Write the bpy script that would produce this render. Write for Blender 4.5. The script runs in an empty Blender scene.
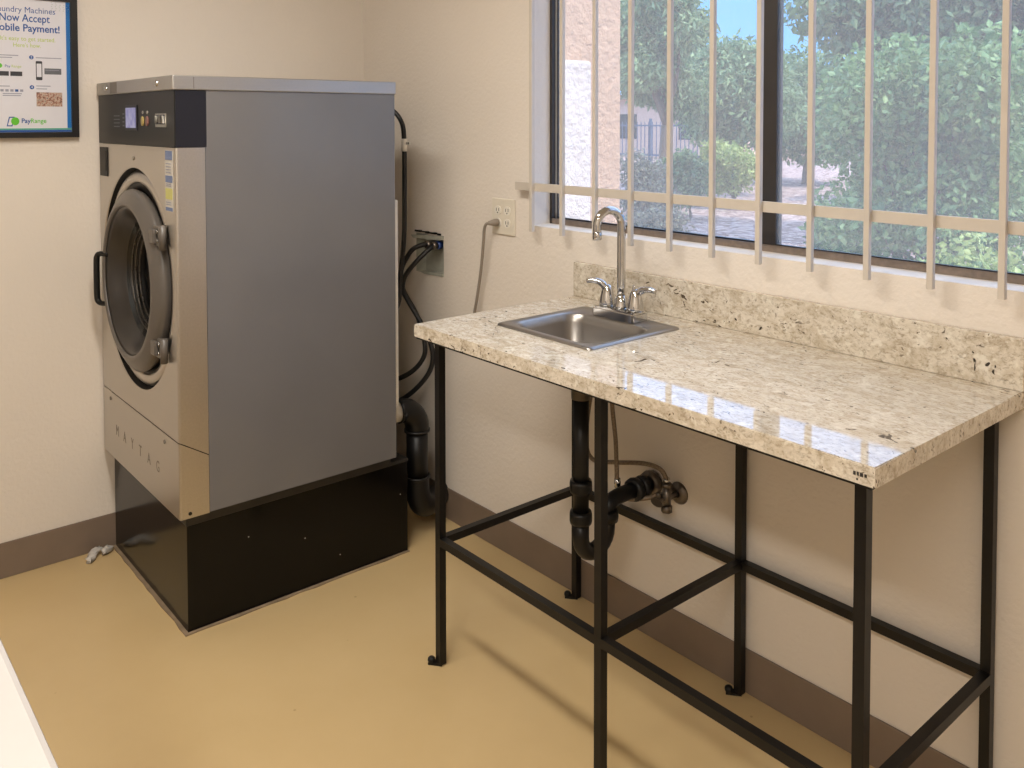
import bpy, bmesh, math, random
from mathutils import Vector, Matrix
rnd = random.Random(7)
PI = math.pi
sc = bpy.context.scene
col = sc.collection
V = Vector

# ------------------------------------------------------------------ materials
def srgb(r, g, b):
    f = lambda c: (c/255/12.92) if c/255 <= .04045 else ((c/255+.055)/1.055)**2.4
    return (f(r), f(g), f(b), 1)

class NT:
    def __init__(s, name):
        s.m = bpy.data.materials.new(name); s.m.use_nodes = True
        s.t = s.m.node_tree; s.t.nodes.clear()
        s.out = s.n('ShaderNodeOutputMaterial')
    def n(s, typ, **kw):
        nd = s.t.nodes.new(typ)
        for k, v in kw.items():
            if k.startswith('i_'):
                k2 = k[2:].replace('_', ' ')
                nd.inputs[k2].default_value = v
            else:
                setattr(nd, k, v)
        return nd
    def l(s, a, b): s.t.links.new(a, b)
    def coord(s): return s.n('ShaderNodeTexCoord').outputs['Object']
    def noise(s, scale, detail=3, rough=.5, vec=None, dist=0):
        nd = s.n('ShaderNodeTexNoise'); nd.inputs['Scale'].default_value = scale
        nd.inputs['Detail'].default_value = detail; nd.inputs['Roughness'].default_value = rough
        nd.inputs['Distortion'].default_value = dist
        s.l(vec or s.coord(), nd.inputs['Vector']); return nd.outputs['Fac']
    def ramp(s, fac, stops, interp='LINEAR'):
        nd = s.n('ShaderNodeValToRGB'); cr = nd.color_ramp; cr.interpolation = interp
        while len(cr.elements) < len(stops): cr.elements.new(.5)
        for e, (p, c) in zip(cr.elements, stops):
            e.position = p; e.color = c if len(c) == 4 else (*c, 1)
        s.l(fac, nd.inputs['Fac']); return nd.outputs['Color']
    def mix(s, fac, a, b):
        nd = s.n('ShaderNodeMix'); nd.data_type = 'RGBA'
        if isinstance(fac, (int, float)): nd.inputs[0].default_value = fac
        else: s.l(fac, nd.inputs[0])
        for i, x in ((6, a), (7, b)):
            if isinstance(x, tuple): nd.inputs[i].default_value = x
            else: s.l(x, nd.inputs[i])
        return nd.outputs[2]
    def bump(s, h, strength, dist=.01):
        nd = s.n('ShaderNodeBump'); nd.inputs['Strength'].default_value = strength
        nd.inputs['Distance'].default_value = dist; s.l(h, nd.inputs['Height']); return nd.outputs['Normal']
    def bsdf(s, color, rough=.5, metal=0, spec=.5, normal=None, coat=0):
        b = s.n('ShaderNodeBsdfPrincipled')
        if isinstance(color, tuple): b.inputs['Base Color'].default_value = color
        else: s.l(color, b.inputs['Base Color'])
        if isinstance(rough, (int, float)): b.inputs['Roughness'].default_value = rough
        else: s.l(rough, b.inputs['Roughness'])
        b.inputs['Metallic'].default_value = metal
        b.inputs['Specular IOR Level'].default_value = spec
        b.inputs['Coat Weight'].default_value = coat
        if normal is not None: s.l(normal, b.inputs['Normal'])
        s.l(b.outputs[0], s.out.inputs['Surface']); return b

def plain(name, rgb, rough=.5, metal=0, spec=.5, vary=.06, scale=30, coat=0):
    t = NT(name); c = srgb(*rgb)
    d = tuple(x*(1-vary) for x in c[:3])+(1,); u = tuple(min(1, x*(1+vary)) for x in c[:3])+(1,)
    t.bsdf(t.ramp(t.noise(scale), [(.3, d), (.7, u)]), rough, metal, spec, coat=coat)
    return t.m

def wall_mat(name, rgb, bump=.25, scale=95):
    t = NT(name); c = srgb(*rgb)
    n1 = t.noise(2.2, 3); d = tuple(x*.965 for x in c[:3])+(1,)
    colr = t.ramp(n1, [(.3, d), (.7, c)])
    t.bsdf(colr, .75, 0, .25, t.bump(t.noise(scale, 2, .5), bump, .004))
    return t.m

M = {}
M['wall'] = wall_mat('cream_wall_paint', (222, 213, 202), .42, 75)
M['ceiling'] = wall_mat('ceiling_paint', (232, 226, 212))
def floor_mat():
    t = NT('painted_concrete')
    a = t.noise(1.3, 5, .6)
    c = t.ramp(a, [(.25, srgb(192, 165, 120)), (.5, srgb(199, 173, 127)), (.75, srgb(205, 180, 135))])
    vo = t.n("ShaderNodeTexVoronoi"); vo.inputs["Scale"].default_value = 11; t.l(t.coord(), vo.inputs['Vector'])
    sx = t.n('ShaderNodeSeparateColor'); t.l(vo.outputs['Color'], sx.inputs[0])
    m1 = t.n('ShaderNodeMath', operation='MULTIPLY'); t.l(t.ramp(vo.outputs['Distance'], [(.03, (.6,)*3), (.055, (0,0,0))]), m1.inputs[0])
    t.l(t.ramp(sx.outputs[0], [(.72, (0,0,0)), (.74, (1,1,1))]), m1.inputs[1]); sp = m1.outputs[0]
    c = t.mix(sp, c, srgb(150, 120, 80))
    t.bsdf(c, .3, 0, .45, t.bump(t.noise(7, 3), .06, .004))
    return t.m
M['floor'] = floor_mat()
M['baseboard'] = plain('brown_vinyl', (122, 106, 92), .5, vary=.05, scale=12)

def granite():
    t = NT('speckled_granite'); co = t.coord()
    mp = t.n('ShaderNodeMapping'); mp.inputs['Scale'].default_value = (.8, 1.5, 1.15); mp.inputs['Rotation'].default_value = (0, 0, .5); t.l(co, mp.inputs['Vector']); st = mp.outputs[0]
    blot = t.noise(26, 5, .7, st, .6)
    c = t.ramp(blot, [(.26, srgb(168, 154, 134)), (.42, srgb(192, 180, 161)), (.58, srgb(212, 203, 188)), (.74, srgb(198, 187, 170))])
    gr = t.noise(105, 5, .75, st, .6)
    c = t.mix(t.ramp(gr, [(.49, (0,0,0)), (.64, (.62,)*3)]), c, srgb(128, 113, 90))
    wh = t.noise(48, 3, .6, co)
    c = t.mix(t.ramp(wh, [(.57, (0,0,0)), (.67, (.7,)*3)]), c, srgb(224, 218, 204))
    s1 = t.ramp(t.noise(70, 2.5, .55, st, .8), [(.64, (0,0,0)), (.68, (1,1,1))])
    gate = t.ramp(t.noise(9, 2, .5, co), [(.42, (.15,)*3), (.56, (1,1,1))])
    mul = t.n('ShaderNodeMath', operation='MULTIPLY'); t.l(s1, mul.inputs[0]); t.l(gate, mul.inputs[1])
    c = t.mix(mul.outputs[0], c, srgb(84, 72, 58))
    s2 = t.ramp(t.noise(30, 1.5, .5, t.n('ShaderNodeVectorMath', operation='ADD', ).outputs[0] if False else co, 1.2), [(.715, (0,0,0)), (.735, (1,1,1))])
    c = t.mix(s2, c, srgb(52, 44, 38))
    b = t.bsdf(c, .045, 0, .75)
    return t.m
M['granite'] = granite()
def brushed(name, rgb, rough=.3, axis='z', amt=.05):
    t = NT(name); mp = t.n('ShaderNodeMapping')
    mp.inputs['Scale'].default_value = {'z': (120, 120, 2), 'x': (2, 120, 120), 'y': (120, 2, 120)}[axis]
    t.l(t.coord(), mp.inputs['Vector'])
    n = t.noise(1.5, 2, .5, mp.outputs[0]); c = srgb(*rgb)
    d = tuple(x*(1-amt) for x in c[:3])+(1,)
    t.bsdf(t.ramp(n, [(.3, d), (.7, c)]), t.ramp(n, [(.3, (rough*.85,)*3), (.7, (rough*1.15,)*3)]), 1, .5)
    return t.m
M['steel'] = brushed('brushed_steel', (200, 195, 188), .36, 'x', .08)
M['steel_trim'] = brushed('galvanised_trim', (186, 182, 176), .45, 'x', .08)
M['sink_steel'] = plain('sink_steel', (156, 152, 148), .34, 1, .5, .03, 8)
M['chrome'] = plain('chrome', (198, 198, 198), .06, 1, vary=.02)
M['side_grey'] = plain('grey_side_paint', (107, 105, 105), .17, 0, .5, .03, 5)
M['door_grey'] = plain('dark_grey_plastic', (92, 86, 80), .33, 0, .5, .04)
M['rim_dark'] = plain('dark_rim_plastic', (50, 46, 43), .3)
M['rubber'] = plain('black_rubber', (14, 13, 12), .5, 0, .35, .1)
M['dark_plastic'] = plain('dark_panel_plastic', (30, 28, 26), .42, 0, .3, .04)
M['navy_plastic'] = plain('dark_navy_plastic', (24, 24, 32), .4, 0, .4, .04)
M['plinth'] = plain('black_gloss_paint', (9, 8, 8), .16, 0, .25, .15, 6)
M['plinth_edge'] = plain('black_dull_paint', (44, 42, 40), .4, 0, .4, .15, 10)
M['grout'] = plain('cement_strip', (136, 118, 96), .8, 0, .2, .2, 25)
M['black_steel'] = plain('black_steel_paint', (20, 18, 17), .38, 0, .3, .2, 18)
M['abs'] = plain('black_pipe_plastic', (17, 16, 16), .4, 0, .35, .1)
M['hose'] = plain('black_hose_rubber', (24, 23, 24), .42, 0, .4, .1)
M['white_plastic'] = plain('white_plastic', (226, 220, 208), .4)
M['ivory'] = plain('ivory_plastic', (218, 210, 194), .4, vary=.03)
M['slot'] = plain('slot_dark', (40, 36, 32), .6)
M['cord'] = plain('grey_cord', (138, 128, 116), .5)
M['braid'] = plain('braided_hose', (120, 104, 86), .45, .25, .5, .3, 220)
M['brass'] = plain('aged_metal', (112, 104, 96), .35, .8, vary=.15)
M['grille'] = plain('beige_gloss_enamel', (196, 187, 175), .4, vary=.03)
M['frame'] = plain('bronze_aluminium', (58, 54, 52), .4, .3, vary=.05)
M['aluminium'] = plain('pale_aluminium', (186, 184, 182), .4, .4)
M['track'] = plain('dusty_aluminium', (132, 118, 106), .5, .2, vary=.15, scale=60)
M['white_enamel'] = plain('white_enamel', (184, 179, 175), .25, vary=.015)
M['control_grey'] = plain('control_grey', (120, 122, 126), .4)
M['black_frame'] = plain('black_frame_wood', (26, 24, 24), .35)
M['paper'] = plain('poster_paper', (216, 215, 222), .3, vary=.015)
M['blue'] = plain('poster_blue', (30, 108, 178), .35, vary=.03)
M['royal'] = plain('poster_royal_blue', (38, 82, 150), .4, vary=.03)
M['green'] = plain('poster_green', (96, 186, 50), .4, vary=.03)
M['lime'] = plain('poster_lime', (176, 196, 84), .4, vary=.03)
M['teal'] = plain('poster_teal', (70, 160, 130), .4, vary=.03)
M['ink'] = plain('poster_ink', (52, 52, 58), .4)
M['pale_ink'] = plain('poster_pale_ink', (150, 152, 166), .4)
M['pale_dot'] = plain('poster_pale_dots', (186, 190, 188), .4)
M['device'] = plain('poster_device_grey', (98, 100, 106), .4)
M['sticker_white'] = plain('sticker_white', (202, 198, 190), .4)
M['sticker_blue'] = plain('sticker_blue', (98, 118, 160), .4)
M['sticker_yellow'] = plain('sticker_yellow', (198, 196, 112), .4)
M['amber'] = plain('amber_button', (170, 150, 92), .4)
M['red'] = plain('red_button', (128, 88, 80), .4)
M['badge'] = plain('badge_silver', (170, 164, 154), .3, .8)
M['engrave'] = plain('engraved_letter', (128, 120, 110), .45, .3)
M['blue_valve'] = plain('blue_valve', (44, 70, 128), .4)
M['zinc'] = plain('pale_zinc', (168, 168, 156), .6, 0, vary=.12)
M['lint'] = plain('grey_paper', (196, 190, 182), .8, vary=.15, scale=60)
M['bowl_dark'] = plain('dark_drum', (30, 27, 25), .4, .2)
M['drum'] = brushed('drum_steel', (112, 108, 104), .3, 'y', .1)

def photo_mat():
    t = NT('printed_photo'); n = t.noise(130, 3, .6)
    t.bsdf(t.ramp(n, [(.3, srgb(70, 50, 46)), (.45, srgb(160, 116, 98)), (.55, srgb(196, 176, 160)), (.7, srgb(90, 84, 80))]), .4)
    return t.m
M['print_photo'] = photo_mat()
def lcd():
    t = NT('lit_display'); e = t.n('ShaderNodeEmission'); e.inputs['Strength'].default_value = .6
    t.l(t.ramp(t.noise(60, 2), [(.35, srgb(176, 168, 212)), (.65, srgb(206, 200, 226))]), e.inputs['Color'])
    t.l(e.outputs[0], t.out.inputs['Surface']); return t.m
M['lcd'] = lcd()
def glass(name, haze, refl=1.0):
    t = NT(name)
    tr = t.n('ShaderNodeBsdfTransparent'); tr.inputs['Color'].default_value = (.93, .95, .95, 1)
    gl = t.n('ShaderNodeBsdfGlossy'); gl.inputs['Roughness'].default_value = .02
    df = t.n('ShaderNodeBsdfDiffuse'); df.inputs['Color'].default_value = (.75, .74, .71, 1)
    tl = t.n('ShaderNodeBsdfTranslucent'); tl.inputs['Color'].default_value = (.8, .78, .72, 1)
    ad = t.n('ShaderNodeMixShader'); ad.inputs[0].default_value = .55
    t.l(df.outputs[0], ad.inputs[1]); t.l(tl.outputs[0], ad.inputs[2])
    m1 = t.n('ShaderNodeMixShader'); m1.inputs[0].default_value = haze
    t.l(tr.outputs[0], m1.inputs[1]); t.l(ad.outputs[0], m1.inputs[2])
    fr = t.n('ShaderNodeLayerWeight'); fr.inputs['Blend'].default_value = .5
    pw = t.n('ShaderNodeMath', operation='POWER'); t.l(fr.outputs['Facing'], pw.inputs[0]); pw.inputs[1].default_value = 4
    ma = t.n('ShaderNodeMath', operation='MULTIPLY_ADD'); t.l(pw.outputs[0], ma.inputs[0]); ma.inputs[1].default_value = .6; ma.inputs[2].default_value = .03
    m2 = t.n('ShaderNodeMixShader'); t.l(ma.outputs[0], m2.inputs[0])
    t.l(m1.outputs[0], m2.inputs[1]); t.l(gl.outputs[0], m2.inputs[2])
    t.l(m2.outputs[0], t.out.inputs['Surface']); return t.m
M['glass'] = glass('dusty_window_glass', .17)
M['door_glass'] = glass('door_glass', .02)
def lamp():
    t = NT('lamp_diffuser'); e = t.n('ShaderNodeEmission'); e.inputs['Strength'].default_value = 4.2
    e.inputs['Color'].default_value = (1, .92, .82, 1); t.l(e.outputs[0], t.out.inputs['Surface']); return t.m
M['lamp'] = lamp()
def leaf(name, a, b, c):
    t = NT(name); g = t.n('ShaderNodeNewGeometry')
    colr = t.ramp(g.outputs['Random Per Island'], [(0, srgb(*a)), (.5, srgb(*b)), (1, srgb(*c))])
    d = t.n('ShaderNodeBsdfPrincipled'); d.inputs['Roughness'].default_value = .45; t.l(colr, d.inputs['Base Color'])
    tl = t.n('ShaderNodeBsdfTranslucent'); t.l(colr, tl.inputs['Color'])
    m = t.n('ShaderNodeMixShader'); m.inputs[0].default_value = .35
    t.l(d.outputs[0], m.inputs[1]); t.l(tl.outputs[0], m.inputs[2]); t.l(m.outputs[0], t.out.inputs['Surface'])
    return t.m
M['leaf_bright'] = leaf('bright_leaves', (84, 118, 66), (122, 152, 88), (168, 190, 124))
M['leaf_mid'] = leaf('mid_leaves', (78, 104, 70), (112, 138, 92), (150, 170, 116))
M['leaf_feather'] = leaf('feathery_leaves', (94, 122, 86), (132, 156, 108), (170, 188, 134))
M['leaf_dry'] = leaf('grey_brown_leaves', (104, 102, 92), (128, 124, 110), (150, 150, 124))
M['leaf_yellow'] = leaf('yellow_green_leaves', (134, 150, 78), (172, 184, 104), (200, 208, 130))
M['bark'] = plain('bark', (110, 92, 78), .85, vary=.25, scale=14)
def stucco(name, rgb):
    t = NT(name); n = t.noise(5, 5, .6); c = srgb(*rgb); d = tuple(x*.88 for x in c[:3])+(1,)
    t.bsdf(t.ramp(n, [(.3, d), (.7, c)]), .9, 0, .1, t.bump(t.noise(26, 4, .65), .8, .03)); return t.m
M['stucco'] = stucco('peach_stucco', (206, 168, 138))
M['sun_patch'] = stucco('sun_patch_stucco', (226, 210, 198))  # paler stucco, sunlight put into the colour
M['pink_stucco'] = stucco('pink_stucco', (220, 186, 164))
def gravel():
    t = NT('desert_gravel'); vo = t.n('ShaderNodeTexVoronoi'); vo.inputs['Scale'].default_value = 14
    t.l(t.coord(), vo.inputs['Vector'])
    c = t.ramp(vo.outputs['Color'], [(.2, srgb(136, 108, 98)), (.5, srgb(172, 142, 130)), (.8, srgb(204, 178, 166))])
    t.bsdf(c, .9, 0, .1, t.bump(vo.outputs['Distance'], .6, .03)); return t.m
M['gravel'] = gravel()
M['iron'] = plain('blue_grey_iron', (92, 100, 116), .5)

# ------------------------------------------------------------------ mesh helpers
def B(): return bmesh.new()
def box(bm, x0, x1, y0, y1, z0, z1, bev=0):
    r = bmesh.ops.create_cube(bm, size=1)
    vs = r['verts']
    for v in vs:
        v.co = V((x0+(v.co.x+.5)*(x1-x0), y0+(v.co.y+.5)*(y1-y0), z0+(v.co.z+.5)*(z1-z0)))
    if bev:
        es = {e for v in vs for e in v.link_edges}
        bmesh.ops.bevel(bm, geom=list(es), offset=bev, segments=2, affect='EDGES', profile=.5)
    return bm
def frame_at(d):
    d = d.normalized(); a = V((0,0,1)) if abs(d.z) < .9 else V((1,0,0))
    x = d.cross(a).normalized(); return x, d.cross(x).normalized()
def tube(bm, pts, r, seg=12, caps=True, smooth=0):
    """pts world points, r radius or list"""
    pts = [V(p) for p in pts]
    if smooth:
        out = []; rr = []
        R = r if isinstance(r, list) else [r]*len(pts)
        for i in range(len(pts)-1):
            p0 = pts[max(i-1,0)]; p1 = pts[i]; p2 = pts[i+1]; p3 = pts[min(i+2, len(pts)-1)]
            for k in range(smooth):
                t = k/smooth
                out.append(.5*((2*p1)+(p2-p0)*t+(2*p0-5*p1+4*p2-p3)*t*t+(3*p1-p0-3*p2+p3)*t**3))
                rr.append(R[i]*(1-t)+R[i+1]*t)
        out.append(pts[-1]); rr.append(R[-1]); pts, r = out, rr
    R = r if isinstance(r, list) else [r]*len(pts)
    rings = []; x = None
    for i, p in enumerate(pts):
        d = (pts[min(i+1, len(pts)-1)]-pts[max(i-1, 0)]).normalized()
        if x is None: x, y = frame_at(d)
        else:
            x = (x-d*x.dot(d)).normalized(); y = d.cross(x).normalized()
        rings.append([bm.verts.new(p+(x*math.cos(2*PI*k/seg)+y*math.sin(2*PI*k/seg))*R[i]) for k in range(seg)])
    for a, b in zip(rings, rings[1:]):
        for k in range(seg):
            f = bm.faces.new((a[k], a[(k+1)%seg], b[(k+1)%seg], b[k])); f.smooth = True
    if caps:
        bm.faces.new(rings[0][::-1]); bm.faces.new(rings[-1])
    return bm
def cyl(bm, a, b, r, seg=16): return tube(bm, [a, b], r, seg)
def sqbar(bm, a, b, w, w2=None, up=None):
    """square bar between two points (centre line), axis aligned profile"""
    a, b = V(a), V(b); w2 = w2 or w
    d = (b-a).normalized()
    u = V((0,0,1)) if abs(d.z) < .9 else V((1,0,0))
    x = d.cross(u).normalized(); y = x.cross(d).normalized()
    vs = [[bm.verts.new(p+x*sx*w/2+y*sy*w2/2) for sx, sy in ((-1,-1),(1,-1),(1,1),(-1,1))] for p in (a, b)]
    for k in range(4): bm.faces.new((vs[0][k], vs[0][(k+1)%4], vs[1][(k+1)%4], vs[1][k]))
    bm.faces.new(vs[0][::-1]); bm.faces.new(vs[1]); return bm
def lathe(bm, prof, c, axis=V((0,-1,0)), seg=64, closed=False):
    """prof: (radius, height along axis) list"""
    c = V(c); x, y = frame_at(axis); axis = axis.normalized()
    rings = [[bm.verts.new(c+axis*h+(x*math.cos(2*PI*k/seg)+y*math.sin(2*PI*k/seg))*r) for k in range(seg)] for r, h in prof]
    pr = list(zip(rings, rings[1:])) + ([(rings[-1], rings[0])] if closed else [])
    for a, b in pr:
        for k in range(seg):
            f = bm.faces.new((a[k], a[(k+1)%seg], b[(k+1)%seg], b[k])); f.smooth = True
    return rings
def disc(bm, c, r, axis, seg=48):
    c = V(c); x, y = frame_at(axis)
    bm.faces.new([bm.verts.new(c+(x*math.cos(2*PI*k/seg)+y*math.sin(2*PI*k/seg))*r) for k in range(seg)])
def prism(bm, poly, fn, d):
    """poly 2-D outline; fn(a,b,h) -> point; thickness d"""
    a = [bm.verts.new(fn(p[0], p[1], 0)) for p in poly]; b = [bm.verts.new(fn(p[0], p[1], d)) for p in poly]
    n = len(poly)
    for k in range(n): bm.faces.new((a[k], a[(k+1)%n], b[(k+1)%n], b[k]))
    bm.faces.new(a[::-1]); bm.faces.new(b); return bm
def rrect(x0, x1, y0, y1, r, n=6):
    pts = []
    for cx, cy, a in ((x1-r, y1-r, 0), (x0+r, y1-r, 90), (x0+r, y0+r, 180), (x1-r, y0+r, 270)):
        for k in range(n+1):
            t = math.radians(a+90*k/n); pts.append((cx+r*math.cos(t), cy+r*math.sin(t)))
    return pts

def obj(name, bm, mat, parent=None, base=None):
    """link bm (world coordinates) as one mesh object, local to its thing's base"""
    bmesh.ops.recalc_face_normals(bm, faces=bm.faces)
    org = V((0,0,0))
    p = parent
    while p is not None:
        org += p.location; p = p.parent
    if base is not None and parent is None: org = V(base)
    elif base is not None: base = V(base); 
    loc = V((0,0,0))
    if parent is not None and base is not None: loc = base-org; org = base
    bmesh.ops.translate(bm, verts=bm.verts, vec=-org)
    me = bpy.data.meshes.new(name); bm.to_mesh(me); bm.free()
    if isinstance(mat, (list, tuple)):
        for m in mat: me.materials.append(M[m])
    else: me.materials.append(M[mat])
    o = bpy.data.objects.new(name, me); col.objects.link(o)
    o.location = org if parent is None else loc
    if parent is not None: o.parent = parent
    return o
def tag(o, label=None, cat=None, group=None, kind=None):
    if label: o['label'] = label
    if cat: o['category'] = cat
    if group: o['group'] = group
    if kind: o['kind'] = kind
    return o
def thing(name, label, cat, loc, group=None):
    o = bpy.data.objects.new(name, None); col.objects.link(o); o.location = loc
    o.empty_display_size = .05
    return tag(o, label, cat, group)
def struct(name, bm, mat, parent=None):
    o = obj(name, bm, mat, parent)
    if parent is None: o['kind'] = 'structure'
    return o
def text(name, s, mat, parent, loc, size, rot, sx=1.0, ext=.0004, align='LEFT', bold=0):
    cu = bpy.data.curves.new(name, 'FONT'); cu.body = s; cu.size = size; cu.extrude = ext; cu.align_x = align
    cu.offset = bold
    cu.resolution_u = 3
    t = bpy.data.objects.new(name, cu); col.objects.link(t)
    dg = bpy.context.evaluated_depsgraph_get(); dg.update()
    me = bpy.data.meshes.new_from_object(t.evaluated_get(dg))
    bpy.data.objects.remove(t); bpy.data.curves.remove(cu)
    mt = Matrix.Translation(V(loc)) @ rot.to_4x4() @ Matrix.Diagonal((sx, 1, 1, 1))
    me.transform(mt)
    bm = bmesh.new(); bm.from_mesh(me); bpy.data.meshes.remove(me)
    return obj(name, bm, mat, parent)
from mathutils import Euler
ROT_LEFTWALL = Euler((PI/2, 0, PI/2)).to_matrix()    # reads along +y, faces +x
ROT_FRONT = Euler((PI/2, 0, 0)).to_matrix()          # reads along +x, faces -y

# ------------------------------------------------------------------ room
X1, Y0, CH = 4.3, -3.3, 2.45
WX0, WX1, WZ0, WZ1 = 1.022, 2.63, 1.104, 2.14
BX0, BX1, BZ0, BZ1 = .37, .548, .872, 1.018
WT = .115
def grid_wall(xs, zs, holes, y0, y1):
    bm = B(); cache = {}
    def v(x, y, z):
        k = (round(x,5), round(y,5), round(z,5))
        if k not in cache: cache[k] = bm.verts.new(k)
        return cache[k]
    def solid(i, j): return 0 <= i < len(xs)-1 and 0 <= j < len(zs)-1 and (i, j) not in holes
    for i in range(len(xs)-1):
        for j in range(len(zs)-1):
            if not solid(i, j): continue
            a, b, c, d = xs[i], xs[i+1], zs[j], zs[j+1]
            bm.faces.new((v(a,y0,c), v(b,y0,c), v(b,y0,d), v(a,y0,d)))
            bm.faces.new((v(a,y1,d), v(b,y1,d), v(b,y1,c), v(a,y1,c)))
            if not solid(i-1, j): bm.faces.new((v(a,y0,c), v(a,y0,d), v(a,y1,d), v(a,y1,c)))
            if not solid(i+1, j): bm.faces.new((v(b,y0,c), v(b,y1,c), v(b,y1,d), v(b,y0,d)))
            if not solid(i, j-1): bm.faces.new((v(a,y0,c), v(a,y1,c), v(b,y1,c), v(b,y0,c)))
            if not solid(i, j+1): bm.faces.new((v(a,y0,d), v(b,y0,d), v(b,y1,d), v(a,y1,d)))
    return bm
xs = [-.1, BX0, BX1, WX0, WX1, X1]; zs = [-.05, BZ0, BZ1, WZ0, WZ1, CH]
struct('wall_right', grid_wall(xs, zs, {(1, 1), (3, 3)}, 0, WT), 'wall')
struct('wall_left', box(B(), -.1, 0, Y0, 0, -.05, CH), 'wall')
struct('wall_back', box(B(), -.1, X1, Y0-.1, Y0, -.05, CH), 'wall')
struct('wall_front', box(B(), X1, X1+.1, Y0-.1, WT, -.05, CH), 'wall')
struct('ceiling', box(B(), -.1, X1+.1, Y0-.1, WT, CH, CH+.12), 'ceiling')
struct('floor', box(B(), 0, X1, Y0, 0, -.08, 0), 'floor')
bm = B(); box(bm, .0005, .006, Y0, -.001, .0005, .113, .0015); struct('baseboard_left', bm, 'baseboard')
bm = B(); box(bm, .006, X1-.001, -.006, -.0005, .0005, .113, .0015); struct('baseboard_right', bm, 'baseboard')

# window
win = bpy.data.objects.new('window_1', None); col.objects.link(win); win.location = (WX0, .095, WZ0); win['kind'] = 'structure'
FY0, FY1 = .08, .109
bm = B()
box(bm, WX0+.0005, WX0+.0125, FY0, .094, WZ0, WZ1-.001); box(bm, WX1-.022, WX1-.0005, FY0, FY1, WZ0, WZ1-.001)
box(bm, WX0+.0125, WX1-.022, FY0, FY1, WZ1-.024, WZ1-.001)
obj('window_frame', bm, 'frame', win)
bm = B(); box(bm, WX0+.0005, WX0+.017, .0942, FY1, WZ0+.009, WZ1-.025); obj('jamb_liner', bm, 'aluminium', win)
bm = B(); box(bm, WX0+.0127, WX1-.0222, FY0, FY1, WZ0+.0003, WZ0+.008); box(bm, WX0+.0127, WX1-.0222, FY0, FY0+.003, WZ0+.008, WZ0+.018); obj('sill_track', bm, 'track', win)
def sash(x0, x1, y, wl, wr, name):
    bm = B(); z0, z1 = WZ0+.0085, WZ1-.025; w = .012
    box(bm, x0, x0+wl, y, y+.011, z0, z1); box(bm, x1-wr, x1, y, y+.011, z0, z1)
    box(bm, x0+wl, x1-wr, y, y+.011, z0, z0+.012); box(bm, x0+wl, x1-wr, y, y+.011, z1-w, z1)
    s = obj(name, bm, 'frame', win)
    g = B(); box(g, x0+wl+.0002, x1-wr-.0002, y+.004, y+.007, z0+.0122, z1-w-.0002); obj('pane', g, 'glass', s)
sash(WX0+.0175, 1.858, .0965, .003, .012, 'sash')
sash(1.819, WX1-.0225, .0835, .012, .012, 'sash')
bm = B(); box(bm, 1.817, 1.859, .0795, .0833, WZ0+.02, WZ1-.03); obj('meeting_stile', bm, 'frame', win)

# window grille
gr = thing('window_grille', 'beige steel security bars fixed across the window', 'window bars', (1.85, -.03, 1.23))
def hbar(z0, z1): 
    b = B(); box(b, .982, 2.76, -.034, -.028, z0, z1, .0008); return obj('cross_bar', b, 'grille', gr)
hbar(1.217, 1.243); hbar(2.03, 2.056)
for x in (.990, 2.74):
    for z in (1.23, 2.043):
        b = B(); box(b, x-.006, x+.012, -.028, -.0005, z-.01, z+.01); obj('wall_bracket', b, 'grille', gr)
for k in range(13):
    x = 1.071+.1365*k
    b = B(); box(b, x-.0063, x+.0063, -.047, -.0344, 1.0915, 2.16, .0008); obj('upright_bar', b, 'grille', gr)

# ceiling lights
def ceiling_light(x, y, label, power):
    t = thing('ceiling_light', label, 'light', (x, y, CH), 'ceiling lights')
    b = B(); prism(b, [(-.16, 0), (-.16, -.02), (-.12, -.055), (.12, -.055), (.16, -.02), (.16, 0)], lambda a, c, h: V((x-.62+h, y+a, CH-.001+c)), 1.24)
    obj('housing', b, 'white_enamel', t)
    b = B(); box(b, x-.6, x+.6, y-.11, y+.11, CH-.066, CH-.0565, .003); obj('diffuser', b, 'lamp', t)
    ld = bpy.data.lights.new('lamp_light', 'AREA'); ld.shape = 'RECTANGLE'; ld.size = 1.15; ld.size_y = .2
    ld.energy = power; ld.color = (1, .945, .87)
    lo = bpy.data.objects.new('lamp_light', ld); col.objects.link(lo); lo.parent = t; lo.location = (0, 0, -.072)
ceiling_light(1.6, -1.34, 'ceiling light fixture nearest the window', 30)
ceiling_light(3.1, -2.5, 'ceiling light fixture added behind the camera as fill', 36)  # unseen fixture, added to lift the ambient light in the room

# ------------------------------------------------------------------ washing machine
WXa, WXb, WYF, WYB, WZa, WZb = .018, .7214, -1.0125, -.317, .345, 1.52
wm = thing('washing_machine', 'large commercial front load washing machine with grey side and steel front', 'washing machine', (.37, -.66, .3145))
# side panel body
b = B(); box(b, WXa, WXb, -.93, WYB, WZa+.002, WZb); obj('side_panel', b, 'side_grey', wm)
# skid base
b = B(); box(b, .03, .69, -.985, -.32, .315, .3455); obj('base_skid', b, 'plinth_edge', wm)
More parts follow.
